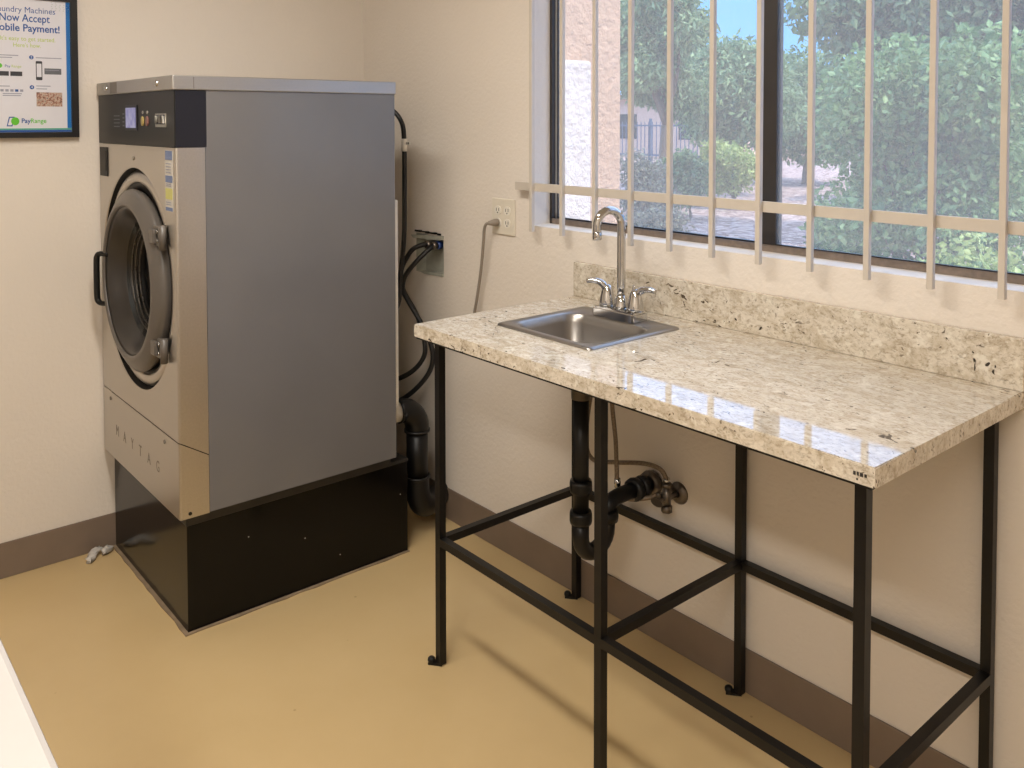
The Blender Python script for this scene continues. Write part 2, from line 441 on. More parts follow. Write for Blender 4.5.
# front panel with circular opening
CX, CZ, RO = .372, .965, .332
SEAM = .556
def front_panel():
    b = B(); y = WYF; n = 96
    x0, x1, z0, z1 = WXa, WXb, SEAM+.003, 1.3635
    ring = []; outer = []
    for k in range(n):
        a = 2*PI*k/n; c, s = math.cos(a), math.sin(a)
        ring.append(b.verts.new((CX+RO*c, y, CZ+RO*s)))
    # corner-aware outer polygon by ray casting to rectangle
    for k in range(n):
        a = 2*PI*k/n; c, s = math.cos(a), math.sin(a)
        tx = ((x1-.006 if c > 0 else x0)-CX)/c if abs(c) > 1e-9 else 1e9
        tz = ((z1 if s > 0 else z0)-CZ)/s if abs(s) > 1e-9 else 1e9
        t = min(abs(tx), abs(tz)); outer.append(b.verts.new((CX+t*c, y, CZ+t*s)))
    for k in range(n):
        b.faces.new((ring[k], ring[(k+1)%n], outer[(k+1)%n], outer[k]))
    # corners
    def corner(px, pz):
        best = sorted(range(n), key=lambda k: (outer[k].co.x-px)**2+(outer[k].co.z-pz)**2)[:2]
        best.sort(); i, j = best
        if j-i > 2: i, j = j, i
        if (outer[i].co-V((px,y,pz))).length > 1e-5 and (outer[j].co-V((px,y,pz))).length > 1e-5:
            b.faces.new((outer[i], outer[j], b.verts.new((px, y, pz))))
    for px in (x0, x1-.006):
        for pz in (z0, z1): corner(px, pz)
    # recess wall
    deep = [b.verts.new((v.co.x, y+.05, v.co.z)) for v in ring]
    for k in range(n):
        f = b.faces.new((ring[k], ring[(k+1)%n], deep[(k+1)%n], deep[k])); f.smooth = True
    # rounded vertical corner and side return
    prof = [(x1-.006, y), (x1-.0018, y+.0018), (x1, y+.006), (x1, -.931)]
    low = [z0, z0, z0-.002, .507+.003]
    A = [b.verts.new((px, py, lz)) for (px, py), lz in zip(prof, low)]
    C = [b.verts.new((px, py, z1)) for px, py in prof]
    for k in range(3): b.faces.new((A[k], A[k+1], C[k+1], C[k]))
    A = [b.verts.new((x0, y, z0)), b.verts.new((x0, -.931, z0)), b.verts.new((x0, -.931, z1)), b.verts.new((x0, y, z1))]
    b.faces.new(A)
    return b
obj('front_panel', front_panel(), 'steel', wm)
# body core behind the front so nothing is hollow (dark drum shell)
g = B(); lathe(g, [(RO-.0008, -.004), (RO-.0008, -.034), (RO-.03, -.034)], (CX, WYF, CZ), seg=96); obj('groove_seal', g, 'rubber', wm)
g = B(); lathe(g, [(.2875, -.0155), (.262, -.0165), (.2625, -.075)], (CX, WYF, CZ), seg=96); obj('door_seal', g, 'rubber', wm)
dish = B(); lathe(dish, [(RO-.007, -.033), (RO-.009, -.02), (RO-.018, -.011), (.302, -.007), (.29, -.008), (.286, -.022)], (CX, WYF, CZ)); obj('door_surround', dish, 'steel', wm)
b = B()
y = WYF; x1 = WXb
prof = [(WXa, y+.012), (WXa, y), (x1-.006, y), (x1-.0018, y+.0018), (x1, y+.006), (x1, -.931)]
hi = [SEAM, SEAM, SEAM, SEAM, SEAM-.002, .507]
A = [b.verts.new((px, py, WZa)) for px, py in prof]; C = [b.verts.new((px, py, h)) for (px, py), h in zip(prof, hi)]
for k in range(5): b.faces.new((A[k], A[k+1], C[k+1], C[k]))
b.faces.new([b.verts.new((px, py, WZa)) for px, py in prof] + [b.verts.new((WXa, -.931, WZa))])
lower = obj('lower_panel', b, 'steel', wm)
b = B(); box(b, WXa+.01, x1-.002, -1.004, -.932, WZa+.01, SEAM-.055); box(b, WXa+.01, x1-.002, -.99, -.932, SEAM-.055, SEAM+.02); obj('inner_frame', b, 'rubber', wm)
for i, ch in enumerate('MAYTAG'):
    text('letter', ch, 'engrave', lower, (.15+.0765*i, y-.0003, .4285), .047, ROT_FRONT, .85, .0003)
for sx in (.099, .609):
    s = B(); cyl(s, (sx, y+.0005, .533), (sx, y-.003, .533), .006, 12); obj('screw', s, 'engrave', lower)
s = B(); cyl(s, (x1-.0005, -.985, .358), (x1+.002, -.985, .358), .005, 10); obj('screw', s, 'rubber', lower)
s = B(); cyl(s, (.372, y+.0005, 1.325), (.372, y-.004, 1.325), .006, 12); obj('screw', s, 'badge', wm)
# control panel
b = B(); box(b, WXa, WXb-.0002, y-.001, y+.0025, 1.3645, WZb, .001); cp = obj('control_panel', b, 'dark_plastic', wm)
b = B(); box(b, WXb-.012, WXb+.0006, y+.0027, -.926, 1.3645, WZb, .001); obj('panel_end', b, 'navy_plastic', cp)['label'] = 'dark navy side end of the control panel'
b = B(); box(b, WXa, WXb-.0125, y+.0027, -.931, 1.3645, WZb); obj('panel_back', b, 'navy_plastic', cp)
b = B(); box(b, .303, .417, y-.004, y-.0012, 1.408, 1.484, .001); obj('display_bezel', b, 'navy_plastic', cp)
b = B(); box(b, .318, .408, y-.006, y-.0042, 1.416, 1.476, .0006); obj('display', b, 'lcd', cp)['label'] = 'lit lavender display'
for bx, m, l in ((.465, 'amber', 'amber oval button'), (.505, 'red', 'dull red oval button')):
    b = B(); prism(b, [(bx+.009*math.cos(2*PI*k/20), 1.436+.014*math.sin(2*PI*k/20)) for k in range(20)], lambda p, q, h: V((p, y-.0012-h, q)), .004); obj('button', b, m, cp)['label'] = l
    b = B(); prism(b, [(bx+.006*math.cos(2*PI*k/12), 1.461+.005*math.sin(2*PI*k/12)) for k in range(12)], lambda p, q, h: V((p, y-.0012-h, q)), .0015); obj('indicator_light', b, 'badge', cp)
for k in range(4):
    b = B(); box(b, .185, .245, y-.0018, y-.0011, 1.418+.011*k, 1.421+.011*k); obj('printed_line', b, 'device', cp)
    b = B(); box(b, .274, .292, y-.0018, y-.0011, 1.42+.012*k, 1.424+.012*k); obj('printed_line', b, 'device', cp)
b = B(); box(b, .573, .661, y-.0025, y-.0011, 1.419, 1.457, .0006); bd = obj('badge', b, 'badge', cp); bd['label'] = 'small square silver badge'
b = B(); box(b, .577, .652, y-.0032, y-.0026, 1.427, 1.454); obj('badge_field', b, 'navy_plastic', bd)
b = B()
for sx0, sx1 in ((.583, .583), (.583, .6), (.6, .617), (.617, .617)):
    pass
sqbar(b, (.587, y-.0036, 1.43), (.587, y-.0036, 1.451), .009, .0006); sqbar(b, (.589, y-.0036, 1.451), (.601, y-.0036, 1.433), .009, .0006)
sqbar(b, (.601, y-.0036, 1.433), (.613, y-.0036, 1.451), .009, .0006); sqbar(b, (.615, y-.0036, 1.43), (.615, y-.0036, 1.451), .009, .0006)
sqbar(b, (.632, y-.0036, 1.43), (.64, y-.0036, 1.451), .007, .0006); sqbar(b, (.648, y-.0036, 1.43), (.64, y-.0036, 1.451), .007, .0006)
obj('badge_mark', b, 'badge', bd)
# lid
b = B(); box(b, WXa-.002, WXb+.004, y-.006, WYB+.004, WZb+.0003, 1.5599, .003); lid = obj('lid', b, 'steel_trim', wm)
for sx in (.125, .602):
    s = B(); lathe(s, [(.0095, 0), (.009, .003), (.006, .006), (.0005, .007)], (sx, y-.0062, 1.541), V((0,-1,0)), 14); obj('screw', s, 'chrome', lid)
b = B(); box(b, .165, .235, y-.0068, y-.0062, WZb+.003, 1.557); obj('dark_label', b, 'engrave', lid)['label'] = 'dark grey patch on the lid front'
s = B(); box(s, WXb+.0041, WXb+.0048, -.962, -.9605, WZb+.004, 1.556); obj('lid_seam', s, 'engrave', lid)
# coin slot, sticker
b = B(); box(b, .03, .112, y-.003, y-.0003, 1.258, 1.352, .001); cs = obj('card_slot', b, 'rubber', wm)
b = B(); box(b, .04, .1, y-.0045, y-.0032, 1.275, 1.34); obj('slot_plate', b, 'slot', cs)
st = obj('warning_sticker', box(B(), .643, .702, y-.0008, y-.0002, 1.189, 1.356), 'sticker_white', wm)
for z0, z1, m in ((1.33, 1.355, 'sticker_blue'), (1.268, 1.287, 'sticker_blue'), (1.222, 1.252, 'sticker_yellow'), (1.19, 1.2, 'sticker_blue')):
    obj('colour_band', box(B(), .646, .70, y-.0013, y-.0009, z0, z1), m, st)
for z in (1.318, 1.31, 1.302, 1.294, 1.262, 1.257, 1.212, 1.206):
    obj('print_row', box(B(), .65, .69, y-.0013, y-.0009, z, z+.003), 'pale_ink', st)
# door
DR = B(); DC = (CX-.002, WYF, CZ-.006)
lathe(DR, [(.268, -.014), (.2735, .0), (.271, .010), (.26, .017), (.238, .029), (.229, .031), (.2235, .029), (.222, .024), (.222, -.02), (.262, -.02)], DC, closed=True, seg=96)
door = obj('door', DR, 'door_grey', wm)
g = B(); lathe(g, [(.2215, .0245), (.214, .018), (.203, .0), (.19, -.022), (.181, -.03), (.18, -.04), (.2, -.04), (.2215, -.02)], DC, closed=True, seg=96); obj('inner_rim', g, 'rim_dark', door)['label'] = 'darker funnel shaped inner rim'
g = B(); lathe(g, [(.1795, -.028), (.176, -.05), (.165, -.062), (.15, -.055), (.148, -.075), (.155, -.1)], DC); obj('gasket', g, 'rubber', door)
g = B(); lathe(g, [(.179, -.026), (.172, -.034), (.165, -.05), (.14, -.085), (.1, -.1), (.05, -.106), (.0005, -.107)], DC); obj('door_glass', g, 'door_glass', door)
# latch handle on the left: black D handle standing off the ring
h = B(); hx = CX-.243
tube(h, [(hx+.03, WYF-.018, 1.012), (hx+.006, WYF-.033, 1.014), (hx-.006, WYF-.040, 1.008), (hx-.010, WYF-.042, .985), (hx-.010, WYF-.042, .885), (hx-.006, WYF-.040, .862), (hx+.006, WYF-.033, .855), (hx+.03, WYF-.018, .856)], [.008, .008, .009, .0095, .0095, .009, .008, .008], 10, True, 4)
obj('handle', h, 'rubber', door)['label'] = 'black pull handle'
for hz in (1.115, .80):
    h = B(); sgn = 1 if hz > .96 else -1
    box(h, .575, .652, WYF-.014, WYF-.003, hz-.028, hz+.028, .003)
    cyl(h, (.648, WYF-.012, hz-.034), (.648, WYF-.012, hz+.034), .0105, 14)
    box(h, .575, .61, WYF-.026, WYF-.014, hz-.02, hz+.02, .003)
    hg = obj('hinge', h, 'door_grey', door)
    for zz in (-.013, .013):
        s = B(); cyl(s, (.615, WYF-.014, hz+zz), (.615, WYF-.018, hz+zz), .006, 10); obj('bolt', s, 'chrome', hg)
# drum seen through the glass
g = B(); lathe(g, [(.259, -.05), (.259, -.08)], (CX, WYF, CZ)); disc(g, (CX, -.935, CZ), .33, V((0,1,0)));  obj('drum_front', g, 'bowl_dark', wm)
g = B()
for k, r in enumerate((.164, .154, .142)):
    tube(g, [(DC[0]+r*math.cos(2*PI*a/48), WYF+.04+.008*k, DC[2]+r*math.sin(2*PI*a/48)) for a in range(49)], .0022, 6, False)
obj('drum_ring', g, 'drum', door)
# rear housing
b = B(); box(b, .06, .70, WYB+.0005, -.292, .50, 1.18, .003); rear = obj('rear_housing', b, 'white_plastic', wm); rear['label'] = 'pale rear housing behind the grey side'
b = B(); tube(b, [(.616, -.2915, .455), (.616, -.245, .455)], .036, 24); obj('drain_outlet', b, 'white_plastic', wm)['label'] = 'white drain outlet'

# plinth
pl = thing('machine_plinth', 'glossy black plinth under the washing machine', 'plinth', (.345, -.61, 0))
b = B(); box(b, .0075, .6785, -.979, -.246, .001, .304, .002); obj('plinth_body', b, 'plinth', pl)
b = B(); box(b, .0065, .681, -.981, -.244, .3042, .3145, .002); obj('top_rim', b, 'plinth_edge', pl)
b = B(); poly = []
prof = [(-.985, .69), (-.7, .687), (-.4, .69), (-.24, .685)]
oy = [(.0075, -.9793)] + [(.0075+.045*k, -.989+rnd.uniform(-.003, .002)) for k in range(15)] + [(.69, -.9905)]
oy += [(.6895+rnd.uniform(-.003, .003), -.9905+.05*k) for k in range(1, 15)] + [(.687, -.244), (.6793, -.244), (.6793, -.9793)]
prism(b, oy, lambda p, q, h: V((p, q, .0004+h)), .0035); obj('cement_strip', b, 'grout', pl)['label'] = 'rough cement strip along the plinth bottom'
for yy, zz in ((-.275, .2), (-.5, .07), (-.62, .16), (-.8, .22)):
    b = B(); cyl(b, (.678, yy, zz), (.6791, yy, zz), .0014, 8); obj('paint_fleck', b, 'white_plastic', pl)

# drain pipe
def arc(c, r, a0, a1, ux, uy, n=8):
    return [V(c)+V(ux)*r*math.cos(a0+(a1-a0)*k/n)+V(uy)*r*math.sin(a0+(a1-a0)*k/n) for k in range(n+1)]
dp = thing('drain_pipe', 'thick black plastic drain pipe behind the washing machine', 'pipe', (.616, -.15, 0))
pts = [V((.616, -.2445, .455)), V((.616, -.235, .455))] + arc((.616, -.235, .385), .07, PI/2, 0, (0,1,0), (0,0,1)) + [V((.616, -.165, .37))]
b = B(); tube(b, pts, .041, 24); obj('upper_elbow', b, 'abs', dp)
b = B(); cyl(b, (.616, -.165, .369), (.616, -.165, .2), .037, 24); obj('straight_pipe', b, 'abs', dp)
pts = [(.616, -.165, .213), (.616, -.164, .165), (.612, -.15, .12), (.597, -.118, .095), (.575, -.078, .088), (.55, -.035, .088), (.535, -.0085, .088)]
b = B(); tube(b, pts, .041, 24, True, 6); obj('lower_elbow', b, 'abs', dp)
for z in (.374, .213):
    b = B(); lathe(b, [(.0385, -.004), (.0445, -.004), (.0445, .004), (.0385, .004)], (.616, -.165, z), V((0,0,1)), 24, True); obj('collar', b, 'hose', dp)

# outlet box with valves set in the wall
ob = thing('plumbing_box', 'open recessed plumbing box in the wall behind the washing machine', 'plumbing box', (.459, .04, .872))
b = B(); DB = .04
e = .0012
x0, x1, z0, z1 = BX0+e, BX1-e, BZ0+e, BZ1-e
for q in ((x0, x1, DB, DB+.003, z0, z1), (x0, x0+.003, .001, DB, z0, z1), (x1-.003, x1, .001, DB, z0, z1), (x0+.003, x1-.003, .001, DB, z0, z0+.003), (x0+.003, x1-.003, .001, DB, z1-.003, z1)):
    box(b, *q)
obj('box_shell', b, 'zinc', ob)
b = B(); prism(b, [(.345, 1.008), (.55, 1.022), (.55, 1.008), (.52, 1.004), (.36, .998)], lambda p, q, h: V((p, -.0005-h, q)), .006); obj('loose_flange', b, 'zinc', ob)['label'] = 'pale flange hanging skew along the top'
b = B()
for k in range(7): box(b, .37+.024*k, .388+.024*k, -.006-.002*(k % 2), -.0005, 1.0225+.001*(k % 3), 1.029+.0015*(k % 2))
obj('torn_edge', b, 'rubber', ob)
b = B(); prism(b, [(.385, .879), (.545, .884), (.545, .8745), (.43, .870)], lambda p, q, h: V((p, -.0005-h, q)), .004); obj('loose_flange', b, 'zinc', ob)
for vx, m in ((.475, 'brass'), (.512, 'blue_valve')):
    b = B(); cyl(b, (vx, DB-.0005, .985), (vx, -.008, .985), .011, 12); cyl(b, (vx, .012, .985), (vx, -.006, .985), .016, 6); obj('valve', b, m, ob)['label'] = 'blue valve' if m == 'blue_valve' else 'brass valve'

# hoses
HG = 'black hoses behind the washing machine'
def hose(name, label, pts, r, mat='hose', cat='hose', group=None, seg=10):
    t = thing(name, label, cat, pts[0], group)
    b = B(); tube(b, pts, r, seg, True, 8); obj('tubing', b, mat, t)
    return t
ha = hose('power_cable', 'black cable arching from the washing machine top down the wall', [(.45, -.3165, 1.50), (.46, -.24, 1.497), (.49, -.185, 1.477), (.522, -.162, 1.435), (.534, -.158, 1.37), (.535, -.158, 1.2), (.531, -.158, 1.041), (.514, -.158, .93), (.505, -.16, .86), (.513, -.17, .80), (.51, -.2, .765), (.505, -.2915, .755)], .0085, cat='cable')
b = B(); lathe(b, [(.009, -.022), (.0105, -.022), (.0105, .022), (.009, .022)], (.5345, -.158, 1.352), V((0,0,1)), 12, True)
box(b, .545, .575, -.1585, -.1578, 1.353, 1.364); obj('tag', b, 'white_plastic', ha)['label'] = 'white tag wrapped around the cable'
b = B(); box(b, .551, .555, -.1592, -.1586, 1.355, 1.362); box(b, .559, .565, -.1592, -.1586, 1.355, 1.362); obj('tag_print', b, 'ink', ha)
hb = hose('fill_hose', 'black fill hose from the brass valve, left of the other one', [(.475, -.0085, .985), (.47, -.035, .986), (.445, -.07, .965), (.405, -.085, .90), (.40, -.09, .85), (.43, -.085, .80), (.49, -.075, .73), (.535, -.075, .64), (.533, -.085, .585), (.50, -.12, .535), (.44, -.17, .50), (.41, -.22, .49), (.405, -.3, .487), (.405, -.3165, .487)], .0088, group=HG)
hc = hose('fill_hose', 'black fill hose from the blue valve, looping lower beside the countertop', [(.512, -.0085, .985), (.51, -.035, .975), (.492, -.08, .932), (.462, -.108, .88), (.446, -.11, .83), (.47, -.1, .785), (.535, -.08, .70), (.575, -.07, .62), (.57, -.08, .55), (.53, -.12, .48), (.47, -.17, .425), (.45, -.22, .41), (.445, -.3, .4), (.445, -.3165, .4)], .0088, group=HG)
for t, p in ((hb, (.475, -.0085, .985)), (hc, (.512, -.0085, .985))):
    b = B(); lathe(b, [(.009, 0), (.0145, 0), (.0145, .018), (.009, .018)], p, V((0,-1,0)), 14, True); obj('coupling', b, 'brass', t)

# wall outlet
wo = thing('wall_outlet', 'ivory two gang wall outlet left of the window', 'outlet', (.889, 0, 1.12))
b = B(); box(b, .831, .947, -.007, -.0005, 1.061, 1.18, .0025); obj('cover_plate', b, 'ivory', wo)
for cx in (.865, .913):
    for cz in (1.141, 1.1):
        b = B(); prism(b, rrect(cx-.0165, cx+.0165, cz-.014, cz+.014, .012), lambda p, q, h: V((p, -.0072-h, q)), .002); r = obj('receptacle', b, 'white_plastic', wo)
        b = B()
        for dx in (-.006, .006): box(b, cx+dx-.0012, cx+dx+.0012, -.0098, -.0093, cz-.003, cz+.007)
        cyl(b, (cx, -.0093, cz-.008), (cx, -.0098, cz-.008), .0026, 8); obj('slots', b, 'slot', r)
pc = thing('appliance_cable', 'grey power cable plugged into the wall outlet', 'cable', (.865, -.01, 1.1))
b = B(); tube(b, [(.865, -.0102, 1.1), (.865, -.018, 1.1), (.864, -.028, 1.1), (.861, -.037, 1.0995), (.856, -.042, 1.0985)], [.0125, .013, .0115, .0085, .0065], 12, True, 3); obj('plug', b, 'cord', pc)
b = B(); tube(b, [(.8575, -.0405, 1.0988), (.847, -.044, 1.0945), (.835, -.042, 1.075), (.824, -.037, 1.03), (.803, -.031, .935), (.777, -.027, .84), (.757, -.025, .76), (.785, -.022, .718), (.86, -.022, .713), (1.0, -.022, .733), (1.12, -.022, .77), (1.21, -.03, .82), (1.3, -.04, .84), (1.38, -.05, .83)], .0052, 8, True, 8); obj('cable', b, 'cord', pc)

# ------------------------------------------------------------------ work table
CT = .914; TX0, TX1, TYF = 1.234, 2.468, -.590
tb = thing('table_frame', 'black square tube steel table frame under the granite top', 'table', (1.833, -.27, 0))
LW = .02; FYL, BYL = -.521, -.022; LX = (1.251, 1.833, 2.414)
for x in LX:
    for yy in (FYL, BYL):
        b = B(); sqbar(b, (x, yy, .004), (x, yy, .862), LW); leg = obj('leg', b, 'black_steel', tb)
        b = B(); sqbar(b, (x+.004, yy+.003, .0035), (x-.026, yy-.021, .0035), .018, .006); lathe(b, [(.0095, 0), (.0105, .004), (.0095, .009), (.006, .012), (.0005, .013)], (x-.02, yy-.0165, .0066), V((0,0,1)), 12)
        obj('foot', b, 'rubber', leg)
RZ = .333
for x0, x1 in ((LX[0], LX[1]), (LX[1], LX[2])):
    for yy in (FYL, BYL):
        b = B(); sqbar(b, (x0+LW/2, yy, RZ), (x1-LW/2, yy, RZ), LW, LW); obj('long_rail', b, 'black_steel', tb)
        b = B(); sqbar(b, (x0+LW/2, yy, .872), (x1-LW/2, yy, .872), LW, LW); obj('top_rail', b, 'black_steel', tb)
for x in LX:
    b = B(); sqbar(b, (x, FYL+LW/2, RZ), (x, BYL-LW/2, RZ), LW, LW); obj('cross_rail', b, 'black_steel', tb)
    b = B(); sqbar(b, (x, FYL-LW/2, .872), (x, BYL+LW/2, .872), LW, LW); obj('top_rail', b, 'black_steel', tb)
b = B(); box(b, TX0+.006, 1.395, TYF+.003, -.004, .8765, .8805); box(b, 1.395, 1.70, TYF+.003, -.425, .8765, .8805); box(b, 1.70, TX1-.006, TYF+.003, -.004, .8765, .8805); box(b, 1.395, 1.70, -.15, -.004, .8765, .8805)
for v in b.verts: v.co.z += .0012 if v.co.z > .88 else .0005
obj('deck_board', b, 'rubber', tb)

def slab_with_hole(x0, x1, y0, y1, z0, z1, hx0, hx1, hy0, hy1):
    b = B(); xs = [x0, hx0, hx1, x1]; ys = [y0, hy0, hy1, y1]
    top = [[b.verts.new((x, yy, z1)) for yy in ys] for x in xs]; bot = [[b.verts.new((x, yy, z0)) for yy in ys] for x in xs]
    for i in range(3):
        for j in range(3):
            if (i, j) == (1, 1): continue
            b.faces.new((top[i][j], top[i+1][j], top[i+1][j+1], top[i][j+1])); b.faces.new((bot[i][j+1], bot[i+1][j+1], bot[i+1][j], bot[i][j]))
    for i in range(3):
        b.faces.new((top[i][0], bot[i][0], bot[i+1][0], top[i+1][0])); b.faces.new((top[i+1][3], bot[i+1][3], bot[i][3], top[i][3]))
        b.faces.new((top[0][i], top[0][i+1], bot[0][i+1], bot[0][i])); b.faces.new((top[3][i+1], top[3][i], bot[3][i], bot[3][i+1]))
    b.faces.new((top[1][1], top[2][1], bot[2][1], bot[1][1])); b.faces.new((top[2][2], top[1][2], bot[1][2], bot[2][2]))
    b.faces.new((top[1][2], top[1][1], bot[1][1], bot[1][2])); b.faces.new((top[2][1], top[2][2], bot[2][2], bot[2][1]))
    es = [e for e in b.edges if abs(e.verts[0].co.z-z1) < 1e-6 and abs(e.verts[1].co.z-z1) < 1e-6 and (all(abs(v.co.y-y0) < 1e-6 for v in e.verts) or all(abs(v.co.x-x0) < 1e-6 for v in e.verts) or all(abs(v.co.x-x1) < 1e-6 for v in e.verts))]
    bmesh.ops.bevel(b, geom=es, offset=.0022, segments=2, affect='EDGES')
    return b
ct = thing('countertop', 'glossy beige speckled granite countertop below the window', 'countertop', (1.845, -.3, .882))
obj('slab', slab_with_hole(TX0, TX1, TYF, -.002, .882, CT, 1.40, 1.694, -.418, -.178), 'granite', ct)
b = B(); box(b, TX0+.002, TX1+.002, -.0215, -.001, CT+.0003, CT+.1015, .0015); obj('backsplash', b, 'granite', ct)
b = B()
for k, (dx, w) in enumerate(((0, .004), (.006, .003), (.011, .005), (.018, .004))): box(b, 2.433+dx, 2.433+dx+w, TYF-.0004, TYF+.0001, .894+(k % 2)*.001, .9)
box(b, 2.438, 2.441, TYF-.0004, TYF+.0001, .887, .89); obj('chip_mark', b, 'slot', ct)['label'] = 'small dark mark on the slab edge'

# sink
SX0, SX1, SY0, SY1 = 1.378, 1.716, -.437, -.113
BXa, BXb, BYa, BYb = 1.408, 1.688, -.408, -.188
sk = thing('sink', 'small square stainless steel drop-in sink in the countertop', 'sink', (1.546, -.276, CT))
b = B()
def ring(x0, x1, y0, y1, r, z): return [b.verts.new((p, q, z)) for p, q in rrect(x0, x1, y0, y1, r, 8)]
loops = [ring(SX0, SX1, SY0, SY1, .012, CT+.0004), ring(SX0+.001, SX1-.001, SY0+.001, SY1-.001, .012, CT+.004), ring(SX0+.006, SX1-.006, SY0+.006, SY1-.006, .012, CT+.0062), ring(SX0+.014, SX1-.014, SY0+.014, SY1-.014, .012, CT+.005),
         ring(BXa-.006, BXb+.006, BYa-.006, BYb+.006, .05, CT+.0045), ring(BXa, BXb, BYa, BYb, .048, CT+.001), ring(BXa+.004, BXb-.004, BYa+.004, BYb-.004, .046, CT-.02), ring(BXa+.012, BXb-.012, BYa+.012, BYb-.012, .045, .835), ring(BXa+.02, BXb-.02, BYa+.02, BYb-.02, .05, .815), ring(BXa+.045, BXb-.045, BYa+.045, BYb-.045, .06, .804),
         [b.verts.new((1.535+.045*math.cos(t), -.285+.045*math.sin(t), .8)) for t in [math.radians(a+90*k/8) for a in (0, 90, 180, 270) for k in range(9)]]]
for A, C in zip(loops, loops[1:]):
    n = len(A)
    for k in range(n):
        f = b.faces.new((A[k], A[(k+1) % n], C[(k+1) % n], C[k])); f.smooth = True
obj('basin', b, 'sink_steel', sk)
b = B(); lathe(b, [(.0448, -.001), (.036, .001), (.034, -.006), (.02, -.012), (.0005, -.012)], (1.535, -.285, .7995), V((0,0,1)), 32); obj('strainer', b, 'chrome', sk)

# faucet
FX, FY, FZ = 1.542, -.144, CT+.0056
fc = thing('faucet', 'chrome gooseneck faucet with two lever handles on the sink', 'faucet', (FX, FY, FZ))
b = B(); prism(b, rrect(FX-.074, FX+.074, FY-.036, FY+.024, .008, 4), lambda p, q, h: V((p, q, FZ+h)), .024)
bmesh.ops.bevel(b, geom=[e for e in b.edges if all(v.co.z > FZ+.023 for v in e.verts)], offset=.005, segments=2, affect='EDGES'); obj('base', b, 'chrome', fc)
b = B(); lathe(b, [(.0005, 0), (.019, 0), (.019, .006), (.0165, .012), (.0165, .026), (.0125, .03), (.0125, .034), (.0005, .034)], (FX, FY, FZ+.0242), V((0,0,1)), 24); obj('spout_collar', b, 'chrome', fc)
RA = .037; ZT = 1.166
sd = V((-.25, -.97, 0)).normalized()
pts = [V((FX, FY, FZ+.05)), V((FX, FY, 1.0)), V((FX, FY, 1.08)), V((FX, FY, 1.14))]
pts += [V((FX, FY, ZT)) + sd*(RA-RA*math.cos(a)) + V((0,0,1))*RA*math.sin(a) for a in [PI*k/14 for k in range(15)]]
end = V((FX, FY, ZT))+sd*2*RA
pts += [end+V((0,0,-.012)), end+V((0,0,-.02))]
b = B(); tube(b, pts, .0112, 18); obj('spout', b, 'chrome', fc)
b = B(); lathe(b, [(.0108, 0), (.0122, .002), (.0122, .018), (.0105, .02), (.008, .019)], end+V((0,0,-.018)), V((0,0,-1)), 18); obj('aerator', b, 'chrome', fc)
for sgn in (-1, 1):
    hx = FX+sgn*.05
    b = B(); lathe(b, [(.0005, 0), (.0215, 0), (.022, .004), (.0212, .012), (.0195, .022), (.0165, .036), (.014, .046), (.010, .054), (.0005, .057)], (hx, FY, FZ+.0242), V((0,0,1)), 24)
    if sgn < 0: P = [(hx, FY, FZ+.06), (hx-.006, FY-.008, FZ+.078), (hx-.018, FY-.018, FZ+.088), (hx-.033, FY-.029, FZ+.089), (hx-.043, FY-.035, FZ+.087)]
    else: P = [(hx, FY, FZ+.055), (hx+.008, FY+.004, FZ+.073), (hx+.024, FY+.006, FZ+.082), (hx+.043, FY+.008, FZ+.084), (hx+.058, FY+.01, FZ+.081)]
    tube(b, P, [.0115, .0105, .0085, .0075, .006], 12, True, 5)
    if sgn > 0: tube(b, [(hx, FY, FZ+.06), (hx-.001, FY-.006, FZ+.086), (hx-.001, FY-.006, FZ+.092)], [.006, .0035, .001], 8, True, 3)
    obj('lever_handle', b, 'chrome', fc)

# p-trap
pt = thing('drain_trap', 'black plastic sink drain with trap below the countertop', 'drain trap', (1.535, -.28, .3))
TX, TY = 1.516, -.285
TXs = 1.535
b = B(); lathe(b, [(.006, .0), (.034, 0), (.034, -.006), (.026, -.016), (.025, -.055), (.006, -.055)], (TXs, TY, .7855), V((0,0,1)), 24); obj('basket_nut', b, 'brass', pt)
b = B(); cyl(b, (TXs, TY, .7300), (TXs, TY, .44), .0205, 20); obj('tailpiece', b, 'abs', pt)
for z in (.505, .425):
    b = B(); lathe(b, [(.0207, -.016), (.027, -.016), (.029, -.008), (.029, .008), (.027, .016), (.0207, .016)], (TXs, TY, z), V((0,0,1)), 20); obj('slip_nut', b, 'abs', pt)
pts = [V((TXs, TY, .41)), V((TXs, TY, .375))] + arc((TXs, TY+.048, .37), .048, PI, 2*PI, (0,1,0), (0,0,1), 12) + [V((TXs, TY+.096, .395))]
b = B(); tube(b, pts, .0215, 20); obj('trap_bend', b, 'abs', pt)
b = B(); lathe(b, [(.0216, -.014), (.029, -.014), (.031, 0), (.029, .014), (.0216, .014)], (TXs, TY+.096, .402), V((0,0,1)), 20); obj('slip_nut', b, 'abs', pt)
pts = [V((TXs, TY+.096, .405)), V((TXs, TY+.1, .422)), V((TXs, TY+.115, .436)), V((TXs, TY+.14, .44)), V((TXs+.005, -.004, .445))]
b = B(); tube(b, pts, .0205, 20); obj('trap_arm', b, 'abs', pt)
for yy, r in ((-.085, .03), (-.055, .028), (-.02, .033)):
    b = B(); lathe(b, [(.0207, -.011), (r, -.011), (r+.002, 0), (r, .011), (.0207, .011)], (TXs+.004, yy, .442), V((0,1,0)), 12); obj('slip_nut', b, 'hose' if yy != -.02 else 'brass', pt)
